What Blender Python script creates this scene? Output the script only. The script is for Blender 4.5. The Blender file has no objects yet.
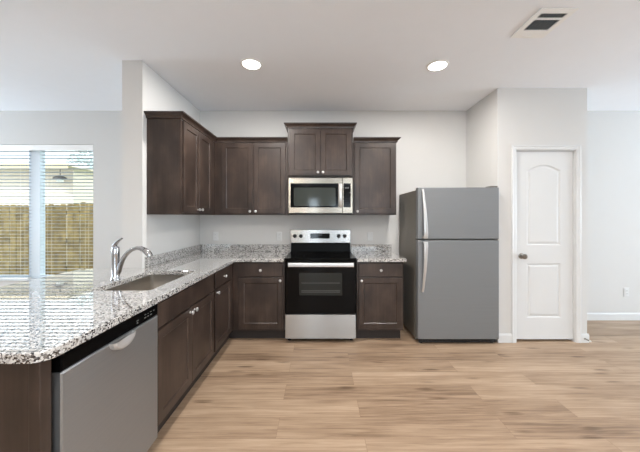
import bpy, bmesh, math, random
from mathutils import Vector, Matrix

C = bpy.context.scene.collection
S = bpy.context.scene
PI = math.pi
random.seed(7)

# ------------------------------------------------------------------ camera, world, lights, exposure
EYE = 1.3557
cam = bpy.data.cameras.new('camera'); cam.lens = 15.75; cam.sensor_width = 36
cam.shift_y = -9.5 / 640; cam.shift_x = -0.5 / 640; cam.clip_start = 0.05
co = bpy.data.objects.new('camera', cam); C.objects.link(co)
co.location = (0, 0, EYE); co.rotation_euler = (PI / 2, 0, 0)
S.camera = co

S.view_settings.view_transform = 'Standard'
S.view_settings.look = 'None'
S.view_settings.gamma = 1.0
S.view_settings.use_curve_mapping = False
S.view_settings.exposure = 0.65
S.cycles.use_denoising = True
S.cycles.max_bounces = 10
S.cycles.diffuse_bounces = 6
S.cycles.transparent_max_bounces = 16
S.cycles.sample_clamp_indirect = 6.0

w = bpy.data.worlds.new('sky'); S.world = w; w.use_nodes = True
bg = w.node_tree.nodes['Background']
bg.inputs['Color'].default_value = (0.86, 0.93, 1.0, 1); bg.inputs['Strength'].default_value = 1.9

def lamp(name, kind, loc, rot, power, color, **kw):
    d = bpy.data.lights.new(name, kind); d.energy = power; d.color = color
    for k, v in kw.items(): setattr(d, k, v)
    o = bpy.data.objects.new(name, d); C.objects.link(o)
    o.location = loc; o.rotation_euler = rot
    return o
# sun on the yard, from behind the house
lamp('sun', 'SUN', (0, -5, 10), (math.radians(44), 0, math.radians(-22)), 2.5, (1.0, 0.96, 0.9), angle=0.01)
# area lamps standing in for daylight in added, unseen window openings
DAY = (0.73, 0.872, 1.0)
lamp('daylight_right', 'AREA', (7.93, 1.5, 1.35), (0, PI / 2 + 0.9, 0), 165, DAY, shape='RECTANGLE', size=1.9, size_y=2.2)
lamp('fill_rear', 'AREA', (1.6, -6.43, 1.4), (PI / 2 + 0.9, 0, 0), 62, DAY, shape='RECTANGLE', size=2.2, size_y=1.7)  # added fill from behind, tilted up to lighten the ceiling
lamp('fill_sidelight', 'AREA', (-0.32, -6.43, 1.2), (PI / 2, 0, 0), 24, DAY, shape='RECTANGLE', size=0.36, size_y=1.9)  # added narrow lamp, meant to streak the steel fronts
lamp('fill_left', 'AREA', (-7.53, 2.48, 1.4), (0, -PI / 2 - 0.8, 0), 122, DAY, shape='RECTANGLE', size=1.7, size_y=1.7)  # added fill from the left, tilted up to lighten the ceiling
CAN_POWER = 16
CAN_COLOR = (1.0, 0.97, 0.93)

# ------------------------------------------------------------------ node helpers / materials
def mat(name):
    m = bpy.data.materials.new(name); m.use_nodes = True
    return m, m.node_tree.nodes, m.node_tree.links, m.node_tree.nodes['Principled BSDF']
def rgb(r, g, b):
    f = lambda c: (c / 255 / 12.92) if c / 255 <= 0.04045 else ((c / 255 + 0.055) / 1.055) ** 2.4
    return (f(r), f(g), f(b), 1)
def simple(name, col, rough=0.5, metal=0.0, spec=0.5, bump=None, coat=0.0, var=0.03):
    """Plain procedural finish: base colour with a faint noise variation, optional fine bump."""
    m, n, l, p = mat(name)
    tc = n.new('ShaderNodeTexCoord')
    nz = n.new('ShaderNodeTexNoise'); nz.inputs['Scale'].default_value = 9; nz.inputs['Detail'].default_value = 4
    l.new(tc.outputs['Object'], nz.inputs['Vector'])
    mx = n.new('ShaderNodeMix'); mx.data_type = 'RGBA'
    mx.inputs[6].default_value = tuple(c * (1 - var) for c in col[:3]) + (1,)
    mx.inputs[7].default_value = tuple(min(1, c * (1 + var)) for c in col[:3]) + (1,)
    l.new(nz.outputs['Fac'], mx.inputs[0]); l.new(mx.outputs[2], p.inputs['Base Color'])
    p.inputs['Roughness'].default_value = rough; p.inputs['Metallic'].default_value = metal
    p.inputs['Specular IOR Level'].default_value = spec; p.inputs['Coat Weight'].default_value = coat
    if bump:
        b = n.new('ShaderNodeBump'); b.inputs['Strength'].default_value = bump[1]; b.inputs['Distance'].default_value = 0.002
        n2 = n.new('ShaderNodeTexNoise'); n2.inputs['Scale'].default_value = bump[0]; n2.inputs['Detail'].default_value = 3
        l.new(tc.outputs['Object'], n2.inputs['Vector']); l.new(n2.outputs['Fac'], b.inputs['Height'])
        l.new(b.outputs['Normal'], p.inputs['Normal'])
    return m
def ramp(n, stops, interp='LINEAR'):
    r = n.new('ShaderNodeValToRGB'); r.color_ramp.interpolation = interp
    e = r.color_ramp.elements
    while len(e) > 1: e.remove(e[-1])
    e[0].position, e[0].color = stops[0]
    for pos, c in stops[1:]:
        x = e.new(pos); x.color = c
    return r
def mapping(n, l, scale, src, loc=(0, 0, 0)):
    mp = n.new('ShaderNodeMapping'); mp.inputs['Scale'].default_value = scale; mp.inputs['Location'].default_value = loc
    l.new(src, mp.inputs['Vector']); return mp.outputs['Vector']

def wood_stain(name, c0, c1, c2, rough=0.34):
    m, n, l, p = mat(name)
    g = n.new('ShaderNodeNewGeometry')
    n1 = n.new('ShaderNodeTexNoise'); n1.inputs['Scale'].default_value = 1; n1.inputs['Detail'].default_value = 8; n1.inputs['Roughness'].default_value = 0.65
    l.new(mapping(n, l, (60, 60, 2.2), g.outputs['Position']), n1.inputs['Vector'])
    n2 = n.new('ShaderNodeTexNoise'); n2.inputs['Scale'].default_value = 1; n2.inputs['Detail'].default_value = 4
    l.new(mapping(n, l, (7, 7, 4.5), g.outputs['Position']), n2.inputs['Vector'])
    ad = n.new('ShaderNodeMath'); ad.operation = 'MULTIPLY_ADD'; ad.inputs[1].default_value = 0.35
    hf = n.new('ShaderNodeMath'); hf.operation = 'MULTIPLY'; hf.inputs[1].default_value = 0.65
    l.new(n2.outputs['Fac'], hf.inputs[0]); l.new(n1.outputs['Fac'], ad.inputs[0]); l.new(hf.outputs[0], ad.inputs[2])
    r = ramp(n, [(0.34, c0), (0.5, c1), (0.66, c2)])
    l.new(ad.outputs[0], r.inputs['Fac']); l.new(r.outputs['Color'], p.inputs['Base Color'])
    p.inputs['Roughness'].default_value = rough; p.inputs['Specular IOR Level'].default_value = 0.45
    b = n.new('ShaderNodeBump'); b.inputs['Strength'].default_value = 0.08; b.inputs['Distance'].default_value = 0.002
    l.new(n1.outputs['Fac'], b.inputs['Height']); l.new(b.outputs['Normal'], p.inputs['Normal'])
    return m
M = {}
M['cab'] = wood_stain('espresso_stained_maple', rgb(45, 36, 31), rgb(60, 48, 42), rgb(77, 63, 55))
M['cab_in'] = simple('cabinet_shadow_gap', rgb(48, 39, 35), 0.5)
M['kick'] = simple('toe_kick_dark', rgb(40, 33, 30), 0.6)
M['wall'] = simple('warm_white_wall_paint', rgb(212, 211, 209), 0.9, spec=0.2, bump=(140, 0.12), var=0.012)
M['ceil'] = simple('white_ceiling_paint', rgb(244, 247, 252), 0.95, spec=0.15, bump=(70, 0.25), var=0.012)
M['trim'] = simple('white_semi_gloss_trim', rgb(217, 218, 218), 0.4, var=0.01)
M['white'] = simple('white_plastic', rgb(246, 246, 244), 0.4, var=0.01)
M['vinyl'] = simple('white_vinyl_frame', rgb(222, 232, 240), 0.45, var=0.01)
M['black'] = simple('black_gloss_enamel', rgb(8, 8, 9), 0.25, spec=0.05)
M['blackmat'] = simple('black_plastic', rgb(24, 24, 25), 0.5)
M['glassblk'] = simple('black_oven_glass', rgb(6, 6, 7), 0.07, spec=0.14)
M['ovenwin'] = simple('grey_tinted_oven_window', rgb(34, 36, 34), 0.1, spec=0.3)
M['mwwin'] = simple('grey_green_microwave_window', rgb(52, 56, 52), 0.08, spec=0.3)
M['rack'] = simple('oven_rack_grey', rgb(96, 98, 96), 0.3)
M['chrome'] = simple('polished_chrome', rgb(205, 206, 208), 0.09, metal=1.0)
M['nickel'] = simple('satin_nickel', rgb(205, 200, 192), 0.25, metal=1.0)
M['silver'] = simple('satin_silver_handle', rgb(206, 206, 206), 0.3, metal=0.55)
M['dknickel'] = simple('dark_satin_nickel', rgb(150, 146, 140), 0.28, metal=1.0)
M['fridgeside'] = simple('grey_textured_steel_side', rgb(112, 107, 99), 0.5, bump=(300, 0.15))
M['led'] = None
def steel(name, col, rough=0.28, stretch=(2, 2, 220), aniso=0.6, metal=1.0):
    m, n, l, p = mat(name)
    g = n.new('ShaderNodeNewGeometry')
    nz = n.new('ShaderNodeTexNoise'); nz.inputs['Scale'].default_value = 1; nz.inputs['Detail'].default_value = 6
    l.new(mapping(n, l, stretch, g.outputs['Position']), nz.inputs['Vector'])
    mx = n.new('ShaderNodeMix'); mx.data_type = 'RGBA'
    mx.inputs[6].default_value = tuple(c * 0.93 for c in col[:3]) + (1,); mx.inputs[7].default_value = tuple(c * 1.05 for c in col[:3]) + (1,)
    l.new(nz.outputs['Fac'], mx.inputs[0]); l.new(mx.outputs[2], p.inputs['Base Color'])
    p.inputs['Metallic'].default_value = metal; p.inputs['Roughness'].default_value = rough
    p.inputs['Anisotropic'].default_value = aniso; p.inputs['Anisotropic Rotation'].default_value = 0.25
    t = n.new('ShaderNodeTangent'); t.direction_type = 'RADIAL'; t.axis = 'Z'; l.new(t.outputs[0], p.inputs['Tangent'])
    return m
M['steel'] = steel('brushed_stainless', rgb(172, 171, 169), 0.27, aniso=0.93)
M['steel_mw'] = steel('brushed_stainless_microwave', rgb(158, 151, 140), 0.27, aniso=0.93)
M['steel_dw'] = steel('brushed_stainless_dishwasher', rgb(158, 161, 164), 0.38, metal=0.8)
M['steel_fr'] = steel('matte_stainless_fridge_door', rgb(132, 134, 136), 0.55, aniso=0.0, metal=0.5)
M['steel_sink'] = steel('sink_stainless', rgb(178, 172, 164), 0.33, stretch=(60, 60, 60), aniso=0)

def led_mat():
    m, n, l, p = mat('led_diffuser')
    p.inputs['Base Color'].default_value = (0.9, 0.9, 0.88, 1)
    p.inputs['Emission Color'].default_value = (1, 0.96, 0.9, 1); p.inputs['Emission Strength'].default_value = 7
    return m
M['led'] = led_mat()

def floor_mat():
    m, n, l, p = mat('light_oak_vinyl_plank')
    g = n.new('ShaderNodeNewGeometry')
    v = mapping(n, l, (1, 1, 1), g.outputs['Position'], (-0.27, 0.122, 0))
    br = n.new('ShaderNodeTexBrick')
    br.offset = 0.37; br.offset_frequency = 2; br.squash = 1
    br.inputs['Scale'].default_value = 1; br.inputs['Brick Width'].default_value = 1.47; br.inputs['Row Height'].default_value = 0.183
    br.inputs['Mortar Size'].default_value = 0.0012; br.inputs['Mortar Smooth'].default_value = 0.1
    br.inputs['Color1'].default_value = (0, 0, 0, 1); br.inputs['Color2'].default_value = (1, 1, 1, 1); br.inputs['Mortar'].default_value = (0.5, 0.5, 0.5, 1)
    l.new(v, br.inputs['Vector'])
    # every plank shifts the grain sideways
    sc = n.new('ShaderNodeVectorMath'); sc.operation = 'SCALE'; sc.inputs['Scale'].default_value = 17
    l.new(br.outputs['Color'], sc.inputs[0])
    ad = n.new('ShaderNodeVectorMath'); ad.operation = 'ADD'
    l.new(g.outputs['Position'], ad.inputs[0]); l.new(sc.outputs[0], ad.inputs[1])
    gr = n.new('ShaderNodeTexNoise'); gr.inputs['Scale'].default_value = 1; gr.inputs['Detail'].default_value = 9; gr.inputs['Roughness'].default_value = 0.66; gr.inputs['Distortion'].default_value = 0.5
    l.new(mapping(n, l, (2.2, 46, 1), ad.outputs[0]), gr.inputs['Vector'])
    lo = n.new('ShaderNodeTexNoise'); lo.inputs['Scale'].default_value = 1; lo.inputs['Detail'].default_value = 3
    l.new(mapping(n, l, (1.3, 6.5, 1), ad.outputs[0]), lo.inputs['Vector'])
    tone = n.new('ShaderNodeMath'); tone.operation = 'MULTIPLY_ADD'; tone.inputs[1].default_value = 0.12; l.new(br.outputs['Color'], tone.inputs[0])
    m1 = n.new('ShaderNodeMath'); m1.operation = 'MULTIPLY_ADD'; m1.inputs[1].default_value = 0.56
    l.new(gr.outputs['Fac'], m1.inputs[0])
    m2 = n.new('ShaderNodeMath'); m2.operation = 'MULTIPLY'; m2.inputs[1].default_value = 0.31; l.new(lo.outputs['Fac'], m2.inputs[0])
    l.new(m2.outputs[0], m1.inputs[2]); l.new(m1.outputs[0], tone.inputs[2])
    r = ramp(n, [(0.32, rgb(112, 91, 73)), (0.43, rgb(145, 121, 99)), (0.55, rgb(170, 146, 122)), (0.68, rgb(188, 165, 142))])
    l.new(tone.outputs[0], r.inputs['Fac'])
    # knots
    kn = n.new('ShaderNodeTexVoronoi'); kn.inputs['Scale'].default_value = 1; kn.inputs['Randomness'].default_value = 1
    l.new(mapping(n, l, (2.3, 9.0, 1), ad.outputs[0]), kn.inputs['Vector'])
    kr = ramp(n, [(0.0, (1, 1, 1, 1)), (0.10, (0.75, 0.75, 0.75, 1)), (0.22, (0, 0, 0, 1))])
    l.new(kn.outputs['Distance'], kr.inputs['Fac'])
    km = n.new('ShaderNodeMath'); km.operation = 'MULTIPLY'; km.inputs[1].default_value = 1.1
    l.new(kr.outputs['Color'], km.inputs[0])
    kg = n.new('ShaderNodeMath'); kg.operation = 'MULTIPLY'; l.new(km.outputs[0], kg.inputs[0])
    gi = ramp(n, [(0.42, (1, 1, 1, 1)), (0.62, (0.15, 0.15, 0.15, 1))]); l.new(gr.outputs['Fac'], gi.inputs['Fac']); l.new(gi.outputs['Color'], kg.inputs[1])
    mx = n.new('ShaderNodeMix'); mx.data_type = 'RGBA'; mx.inputs[7].default_value = rgb(92, 70, 52)
    l.new(kg.outputs[0], mx.inputs[0]); l.new(r.outputs['Color'], mx.inputs[6])
    sm = n.new('ShaderNodeMix'); sm.data_type = 'RGBA'; sm.inputs[7].default_value = rgb(122, 96, 74)
    sf = n.new('ShaderNodeMath'); sf.operation = 'MULTIPLY'; sf.inputs[1].default_value = 0.65; l.new(br.outputs['Fac'], sf.inputs[0])
    l.new(sf.outputs[0], sm.inputs[0]); l.new(mx.outputs[2], sm.inputs[6]); l.new(sm.outputs[2], p.inputs['Base Color'])
    p.inputs['Roughness'].default_value = 0.42; p.inputs['Specular IOR Level'].default_value = 0.35
    b = n.new('ShaderNodeBump'); b.inputs['Strength'].default_value = 0.06; b.inputs['Distance'].default_value = 0.001
    l.new(gr.outputs['Fac'], b.inputs['Height']); l.new(b.outputs['Normal'], p.inputs['Normal'])
    return m
M['floor'] = floor_mat()

def granite():
    m, n, l, p = mat('speckled_white_grey_granite')
    g = n.new('ShaderNodeNewGeometry')
    wz = n.new('ShaderNodeTexNoise'); wz.inputs['Scale'].default_value = 60; wz.inputs['Detail'].default_value = 2
    l.new(g.outputs['Position'], wz.inputs['Vector'])
    ws = n.new('ShaderNodeVectorMath'); ws.operation = 'SCALE'; ws.inputs['Scale'].default_value = 0.012; l.new(wz.outputs['Color'], ws.inputs[0])
    wa = n.new('ShaderNodeVectorMath'); wa.operation = 'ADD'; l.new(g.outputs['Position'], wa.inputs[0]); l.new(ws.outputs[0], wa.inputs[1])
    v1 = n.new('ShaderNodeTexVoronoi'); v1.inputs['Scale'].default_value = 160; l.new(wa.outputs[0], v1.inputs['Vector'])
    sx = n.new('ShaderNodeSeparateColor'); l.new(v1.outputs['Color'], sx.inputs[0])
    cl = n.new('ShaderNodeTexNoise'); cl.inputs['Scale'].default_value = 22; cl.inputs['Detail'].default_value = 3; l.new(g.outputs['Position'], cl.inputs['Vector'])
    a = n.new('ShaderNodeMath'); a.operation = 'MULTIPLY_ADD'; a.inputs[1].default_value = 0.80
    h = n.new('ShaderNodeMath'); h.operation = 'MULTIPLY'; h.inputs[1].default_value = 0.36; l.new(cl.outputs['Fac'], h.inputs[0])
    l.new(sx.outputs[0], a.inputs[0]); l.new(h.outputs[0], a.inputs[2])
    r = ramp(n, [(0.0, rgb(30, 29, 30)), (0.30, rgb(30, 29, 30)), (0.33, rgb(84, 81, 80)), (0.41, rgb(116, 113, 111)), (0.50, rgb(166, 163, 160)), (0.62, rgb(196, 194, 191)), (0.9, rgb(212, 210, 207))])
    l.new(a.outputs[0], r.inputs['Fac'])
    l.new(r.outputs['Color'], p.inputs['Base Color'])
    p.inputs['Roughness'].default_value = 0.03; p.inputs['Specular IOR Level'].default_value = 0.6
    p.inputs['Coat Weight'].default_value = 1.0; p.inputs['Coat Roughness'].default_value = 0.01; p.inputs['Coat IOR'].default_value = 1.6
    return m
M['granite'] = granite()

def thin_glass():
    m, n, l, p = mat('window_glass')
    n.remove(p); out = n['Material Output']
    t = n.new('ShaderNodeBsdfTransparent'); t.inputs[0].default_value = (0.96, 0.98, 0.98, 1)
    gl = n.new('ShaderNodeBsdfGlossy'); gl.inputs['Roughness'].default_value = 0.01
    fr = n.new('ShaderNodeFresnel'); bk = n.new('ShaderNodeNewGeometry'); io = n.new('ShaderNodeMix'); io.inputs[2].default_value = 1.45; io.inputs[3].default_value = 1 / 1.45
    l.new(bk.outputs['Backfacing'], io.inputs[0]); l.new(io.outputs[0], fr.inputs['IOR'])   # same reflection from both faces
    mx = n.new('ShaderNodeMixShader'); l.new(fr.outputs[0], mx.inputs[0]); l.new(t.outputs[0], mx.inputs[1]); l.new(gl.outputs[0], mx.inputs[2])
    l.new(mx.outputs[0], out.inputs['Surface']); return m
M['glass'] = thin_glass()
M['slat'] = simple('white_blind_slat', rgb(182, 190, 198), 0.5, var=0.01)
M['fence'] = wood_stain('weathered_cedar_fence', rgb(82, 68, 37), rgb(116, 98, 56), rgb(146, 127, 80), 0.9)
M['grass'] = simple('lawn_grass', rgb(96, 116, 60), 0.95, bump=(60, 0.6), var=0.25)
M['siding'] = simple('pale_house_siding', rgb(236, 224, 208), 0.9)
M['fascia'] = simple('tan_fascia_board', rgb(196, 180, 148), 0.8)
M['leaf'] = simple('haze_bleached_leaf', rgb(196, 208, 208), 0.8, var=0.12)  # overexposed outdoor haze put into the leaf colour
M['bark'] = simple('grey_bark', rgb(130, 122, 114), 0.9)
M['louvre'] = simple('grey_vent_louvre', rgb(150, 156, 158), 0.5)
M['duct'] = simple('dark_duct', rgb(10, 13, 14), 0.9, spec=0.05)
M['darkmetal'] = simple('dark_bronze_metal', rgb(40, 38, 38), 0.5)

# ------------------------------------------------------------------ mesh helpers
WORLD = {}      # world location of every object built here (nothing is rotated)
def wloc(o): return WORLD.get(o.name, Vector((0, 0, 0)))
def obj(name, bm, m, parent=None, origin=None, smooth=False):
    """Link bm (built in world coordinates) as ONE mesh object."""
    bmesh.ops.recalc_face_normals(bm, faces=bm.faces)
    pw = wloc(parent) if parent else Vector((0, 0, 0))
    org = Vector(origin) if origin is not None else (pw if parent else Vector((0, 0, 0)))
    bmesh.ops.translate(bm, verts=bm.verts, vec=-org)
    if smooth:
        for f in bm.faces: f.smooth = True
        for e in bm.edges:
            if len(e.link_faces) == 2 and e.calc_face_angle(0) > 0.6: e.smooth = False
    me = bpy.data.meshes.new(name); bm.to_mesh(me); bm.free()
    me.materials.append(M[m])
    o = bpy.data.objects.new(name, me); C.objects.link(o)
    o.location = org - pw
    if parent: o.parent = parent
    WORLD[o.name] = org
    return o
def tag(o, label=None, cat=None, group=None, kind=None):
    if label: o['label'] = label
    if cat: o['category'] = cat
    if group: o['group'] = group
    if kind: o['kind'] = kind
    return o
def thing(name, label, cat, loc, group=None):
    o = bpy.data.objects.new(name, None); C.objects.link(o); o.location = loc; o.empty_display_size = 0.1
    WORLD[o.name] = Vector(loc)
    return tag(o, label, cat, group)
def struct(name, bm, m, parent=None, **kw):
    o = obj(name, bm, m, parent, **kw)
    if not parent: o['kind'] = 'structure'
    return o
def box(bm, x0, x1, y0, y1, z0, z1, bev=0.0, seg=2):
    vs = [bm.verts.new((x, y, z)) for x in (x0, x1) for y in (y0, y1) for z in (z0, z1)]
    fs = [(0, 1, 3, 2), (4, 6, 7, 5), (0, 4, 5, 1), (2, 3, 7, 6), (0, 2, 6, 4), (1, 5, 7, 3)]
    faces = [bm.faces.new([vs[i] for i in f]) for f in fs]
    if bev:
        es = list({e for f in faces for e in f.edges})
        bmesh.ops.bevel(bm, geom=es, offset=bev, segments=seg, affect='EDGES', profile=0.5)
    return bm
def bx(*a, **k): return box(bmesh.new(), *a, **k)
def boxes(lst, bev=0.0):
    bm = bmesh.new()
    for a in lst: box(bm, *a, bev=bev)
    return bm
# a "face" map turns (u, v, w) = (across, up, out of the face) into the world
def back_face(Y): return lambda u, v, w_: Vector((u, Y - w_, v))       # faces the camera
def right_face(X): return lambda u, v, w_: Vector((X + w_, u, v))      # faces +X
def loops(bm, rings, f, cap0=True, cap1=True):
    """Loft closed rings of (u, v) points at depth w."""
    prev = None
    for pts, w_ in rings:
        cur = [bm.verts.new(f(u, v, w_)) for u, v in pts]
        if prev:
            k = len(cur)
            for i in range(k): bm.faces.new((prev[i], prev[(i + 1) % k], cur[(i + 1) % k], cur[i]))
        elif cap0: bm.faces.new(cur)
        prev = cur
    if cap1: bm.faces.new(prev)
    return bm
def rect(u0, u1, v0, v1, i=0.0): return [(u0 + i, v0 + i), (u1 - i, v0 + i), (u1 - i, v1 - i), (u0 + i, v1 - i)]
def rrect(u0, u1, v0, v1, r, i=0.0, n=6):
    u0 += i; u1 -= i; v0 += i; v1 -= i; r = max(r - i, 0.001); out = []
    for cx, cy, a0 in ((u1 - r, v0 + r, -PI / 2), (u1 - r, v1 - r, 0), (u0 + r, v1 - r, PI / 2), (u0 + r, v0 + r, PI)):
        for k in range(n + 1):
            a = a0 + PI / 2 * k / n; out.append((cx + r * math.cos(a), cy + r * math.sin(a)))
    return out
def shaker(u0, u1, v0, v1, f, frame=0.056, t=0.019):
    return loops(bmesh.new(), [(rect(u0, u1, v0, v1), 0), (rect(u0, u1, v0, v1), t - 0.002), (rect(u0, u1, v0, v1, 0.002), t),
        (rect(u0, u1, v0, v1, frame), t), (rect(u0, u1, v0, v1, frame + 0.007), t - 0.008)], f)
def slab(u0, u1, v0, v1, f, t=0.019, e=0.003):
    return loops(bmesh.new(), [(rect(u0, u1, v0, v1), 0), (rect(u0, u1, v0, v1), t - e), (rect(u0, u1, v0, v1, e), t)], f)
def lathe(bm, prof, o, axis, n=24):
    """prof: list of (radius, height along axis) revolved about axis through o."""
    a = Vector(axis).normalized(); b = a.orthogonal().normalized(); c = a.cross(b); o = Vector(o)
    prev = None
    for r, h in prof:
        if r < 1e-6: cur = [bm.verts.new(o + a * h)]
        else: cur = [bm.verts.new(o + a * h + (b * math.cos(t) + c * math.sin(t)) * r) for t in (2 * PI * k / n for k in range(n))]
        if prev:
            if len(prev) == 1 and len(cur) > 1:
                for i in range(n): bm.faces.new((prev[0], cur[i], cur[(i + 1) % n]))
            elif len(cur) == 1 and len(prev) > 1:
                for i in range(n): bm.faces.new((prev[i], cur[0], prev[(i + 1) % n]))
            elif len(cur) > 1:
                for i in range(n): bm.faces.new((prev[i], prev[(i + 1) % n], cur[(i + 1) % n], cur[i]))
        prev = cur
    if len(bm.verts) and False: pass
    return bm
def sweep(bm, pts, sec, up=(0, 1, 0)):
    """Sweep a section along pts; sec(k, t) gives a list of (side, up) offsets at point k. Both ends closed."""
    pts = [Vector(p) for p in pts]; up = Vector(up); prev = None; N = len(pts)
    for k, p in enumerate(pts):
        d = (pts[min(k + 1, N - 1)] - pts[max(k - 1, 0)]).normalized()
        s = d.cross(up).normalized(); u = s.cross(d).normalized()
        cur = [bm.verts.new(p + s * a + u * b) for a, b in sec(k, k / (N - 1))]
        if prev:
            q = len(cur)
            for i in range(q): bm.faces.new((prev[i], prev[(i + 1) % q], cur[(i + 1) % q], cur[i]))
        else: bm.faces.new(cur)
        prev = cur
    bm.faces.new(prev); return bm
def circ(r, n=14): return [(r * math.cos(2 * PI * k / n), r * math.sin(2 * PI * k / n)) for k in range(n)]
def plate(outer, holes, z0, z1, bev=0.0, f=None):
    """Flat plate with holes, from 2D outlines: a filled, extruded curve turned into a mesh."""
    cu = bpy.data.curves.new('tmp', 'CURVE'); cu.dimensions = '2D'; cu.fill_mode = 'BOTH'
    cu.extrude = (z1 - z0) / 2 - bev; cu.bevel_depth = bev; cu.bevel_resolution = 2; cu.offset = -bev
    for loop in [outer] + holes:
        sp = cu.splines.new('POLY'); sp.points.add(len(loop) - 1); sp.use_cyclic_u = True
        for q, (x, y) in zip(sp.points, loop): q.co = (x, y, 0, 1)
    o = bpy.data.objects.new('tmp', cu); C.objects.link(o)
    bpy.context.view_layer.update()
    me = bpy.data.meshes.new_from_object(o.evaluated_get(bpy.context.evaluated_depsgraph_get()))
    bpy.data.objects.remove(o); bpy.data.curves.remove(cu)
    bm = bmesh.new(); bm.from_mesh(me); bpy.data.meshes.remove(me)
    bmesh.ops.remove_doubles(bm, verts=bm.verts, dist=1e-5)
    for fc in bm.faces: fc.smooth = False
    for v in bm.verts:
        v.co.z += (z0 + z1) / 2
        if f: v.co = f(v.co.x, v.co.y, v.co.z)
    return bm
def knob(parent, p, axis, m='silver', r=0.0155):
    bm = lathe(bmesh.new(), [(0.0, 0), (0.009, 0), (0.008, 0.003), (0.005, 0.007), (0.006, 0.014), (r * 0.9, 0.017), (r, 0.021), (r * 0.93, 0.026), (r * 0.5, 0.029), (0, 0.0295)], p, axis, 16)
    return obj('knob', bm, m, parent, smooth=True)

# ------------------------------------------------------------------ the setting
H = 2.74; YB = 3.665; XL = -7.6; XR = 8.0; YR = -6.5; T = 0.14
struct('floor', bx(XL - T, XR + T, YR - T, YB + T, -0.05, 0), 'floor')
struct('ceiling', bx(XL - T, XR + T, YR - T, YB + T, H, H + 0.08), 'ceil')
WX0, WX1, WZ0, WZ1 = -4.49, -2.975, 0.515, 2.30
def holed(name, lo, hi, hole_list, f, m='wall'):
    (u0, v0), (u1, v1) = lo, hi
    return struct(name, plate(rect(u0, u1, v0, v1), [rect(*h)[::-1] for h in hole_list], 0, T, f=f), m)
holed('wall_back', (XL - T, 0), (XR + T, H), [(WX0, WX1, WZ0, WZ1)], lambda u, v, w_: Vector((u, YB + w_, v)))
holed('wall_left', (YR, 0), (YB, H), [(1.55, 3.4, 0.5, 2.3)], lambda u, v, w_: Vector((XL - w_, u, v)))
holed('wall_right', (YR, 0), (YB, H), [(0.35, 2.65, 0.35, 2.35)], lambda u, v, w_: Vector((XR + w_, u, v)))
holed('wall_rear', (XL - T, 0), (XR + T, H), [(0.45, 2.75, 0.5, 2.3), (-0.52, -0.12, 0.2, 2.2)], lambda u, v, w_: Vector((u, YR - w_, v)))
SX0, SX1, SY0 = -1.757, -1.577, 2.48
struct('wall_stub', bx(SX0, SX1, SY0, YB - 0.001, 0.001, H - 0.001), 'wall')
struct('wall_peninsula', bx(-1.757, -1.592, 0.99, SY0 - 0.001, 0.001, 0.862), 'wall')
# pantry box
PX0, PX1, PY = 1.907, 2.872, 3.017
DX0, DX1, DZ = 2.105, 2.745, 2.072
struct('wall_pantry_front', plate([(PX0, 0.001), (DX0, 0.001), (DX0, DZ), (DX1, DZ), (DX1, 0.001), (PX1, 0.001), (PX1, H - 0.001), (PX0, H - 0.001)], [], 0, 0.115, f=lambda u, v, w_: Vector((u, PY + w_, v))), 'wall')
struct('wall_pantry_left', bx(PX0, PX0 + 0.115, PY + 0.116, YB - 0.001, 0.001, H - 0.001), 'wall')
struct('wall_pantry_right', bx(PX1 - 0.115, PX1, PY + 0.116, YB - 0.001, 0.001, H - 0.001), 'wall')
def baseboard(name, u0, u1, f, h=0.095):
    bm = loops(bmesh.new(), [([(0.001, 0.001), (0.013, 0.001), (0.013, h - 0.018), (0.009, h - 0.006), (0.006, h), (0.001, h)], u0),
                             ([(0.001, 0.001), (0.013, 0.001), (0.013, h - 0.018), (0.009, h - 0.006), (0.006, h), (0.001, h)], u1)], f)
    return struct(name, bm, 'trim')
baseboard('baseboard_back', PX1 + 0.014, XR - 0.014, lambda d, v, u: Vector((u, YB - d, v)))
baseboard('baseboard_dining', XL + 0.014, SX0 - 0.014, lambda d, v, u: Vector((u, YB - d, v)))
baseboard('baseboard_right', YR + 0.014, YB - 0.001, lambda d, v, u: Vector((XR - d, u, v)))
baseboard('baseboard_left', YR + 0.014, YB - 0.001, lambda d, v, u: Vector((XL + d, u, v)))
baseboard('baseboard_rear', XL + 0.001, XR - 0.001, lambda d, v, u: Vector((u, YR + d, v)))
baseboard('baseboard_pantry_front', PX0 + 0.0, DX0 - 0.052, lambda d, v, u: Vector((u, PY - d, v)))
baseboard('baseboard_pantry_corner', DX1 + 0.052, PX1 + 0.012, lambda d, v, u: Vector((u, PY - d, v)))
baseboard('baseboard_pantry_right', PY - 0.001, YB - 0.015, lambda d, v, u: Vector((PX1 + d, u, v)))

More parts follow.
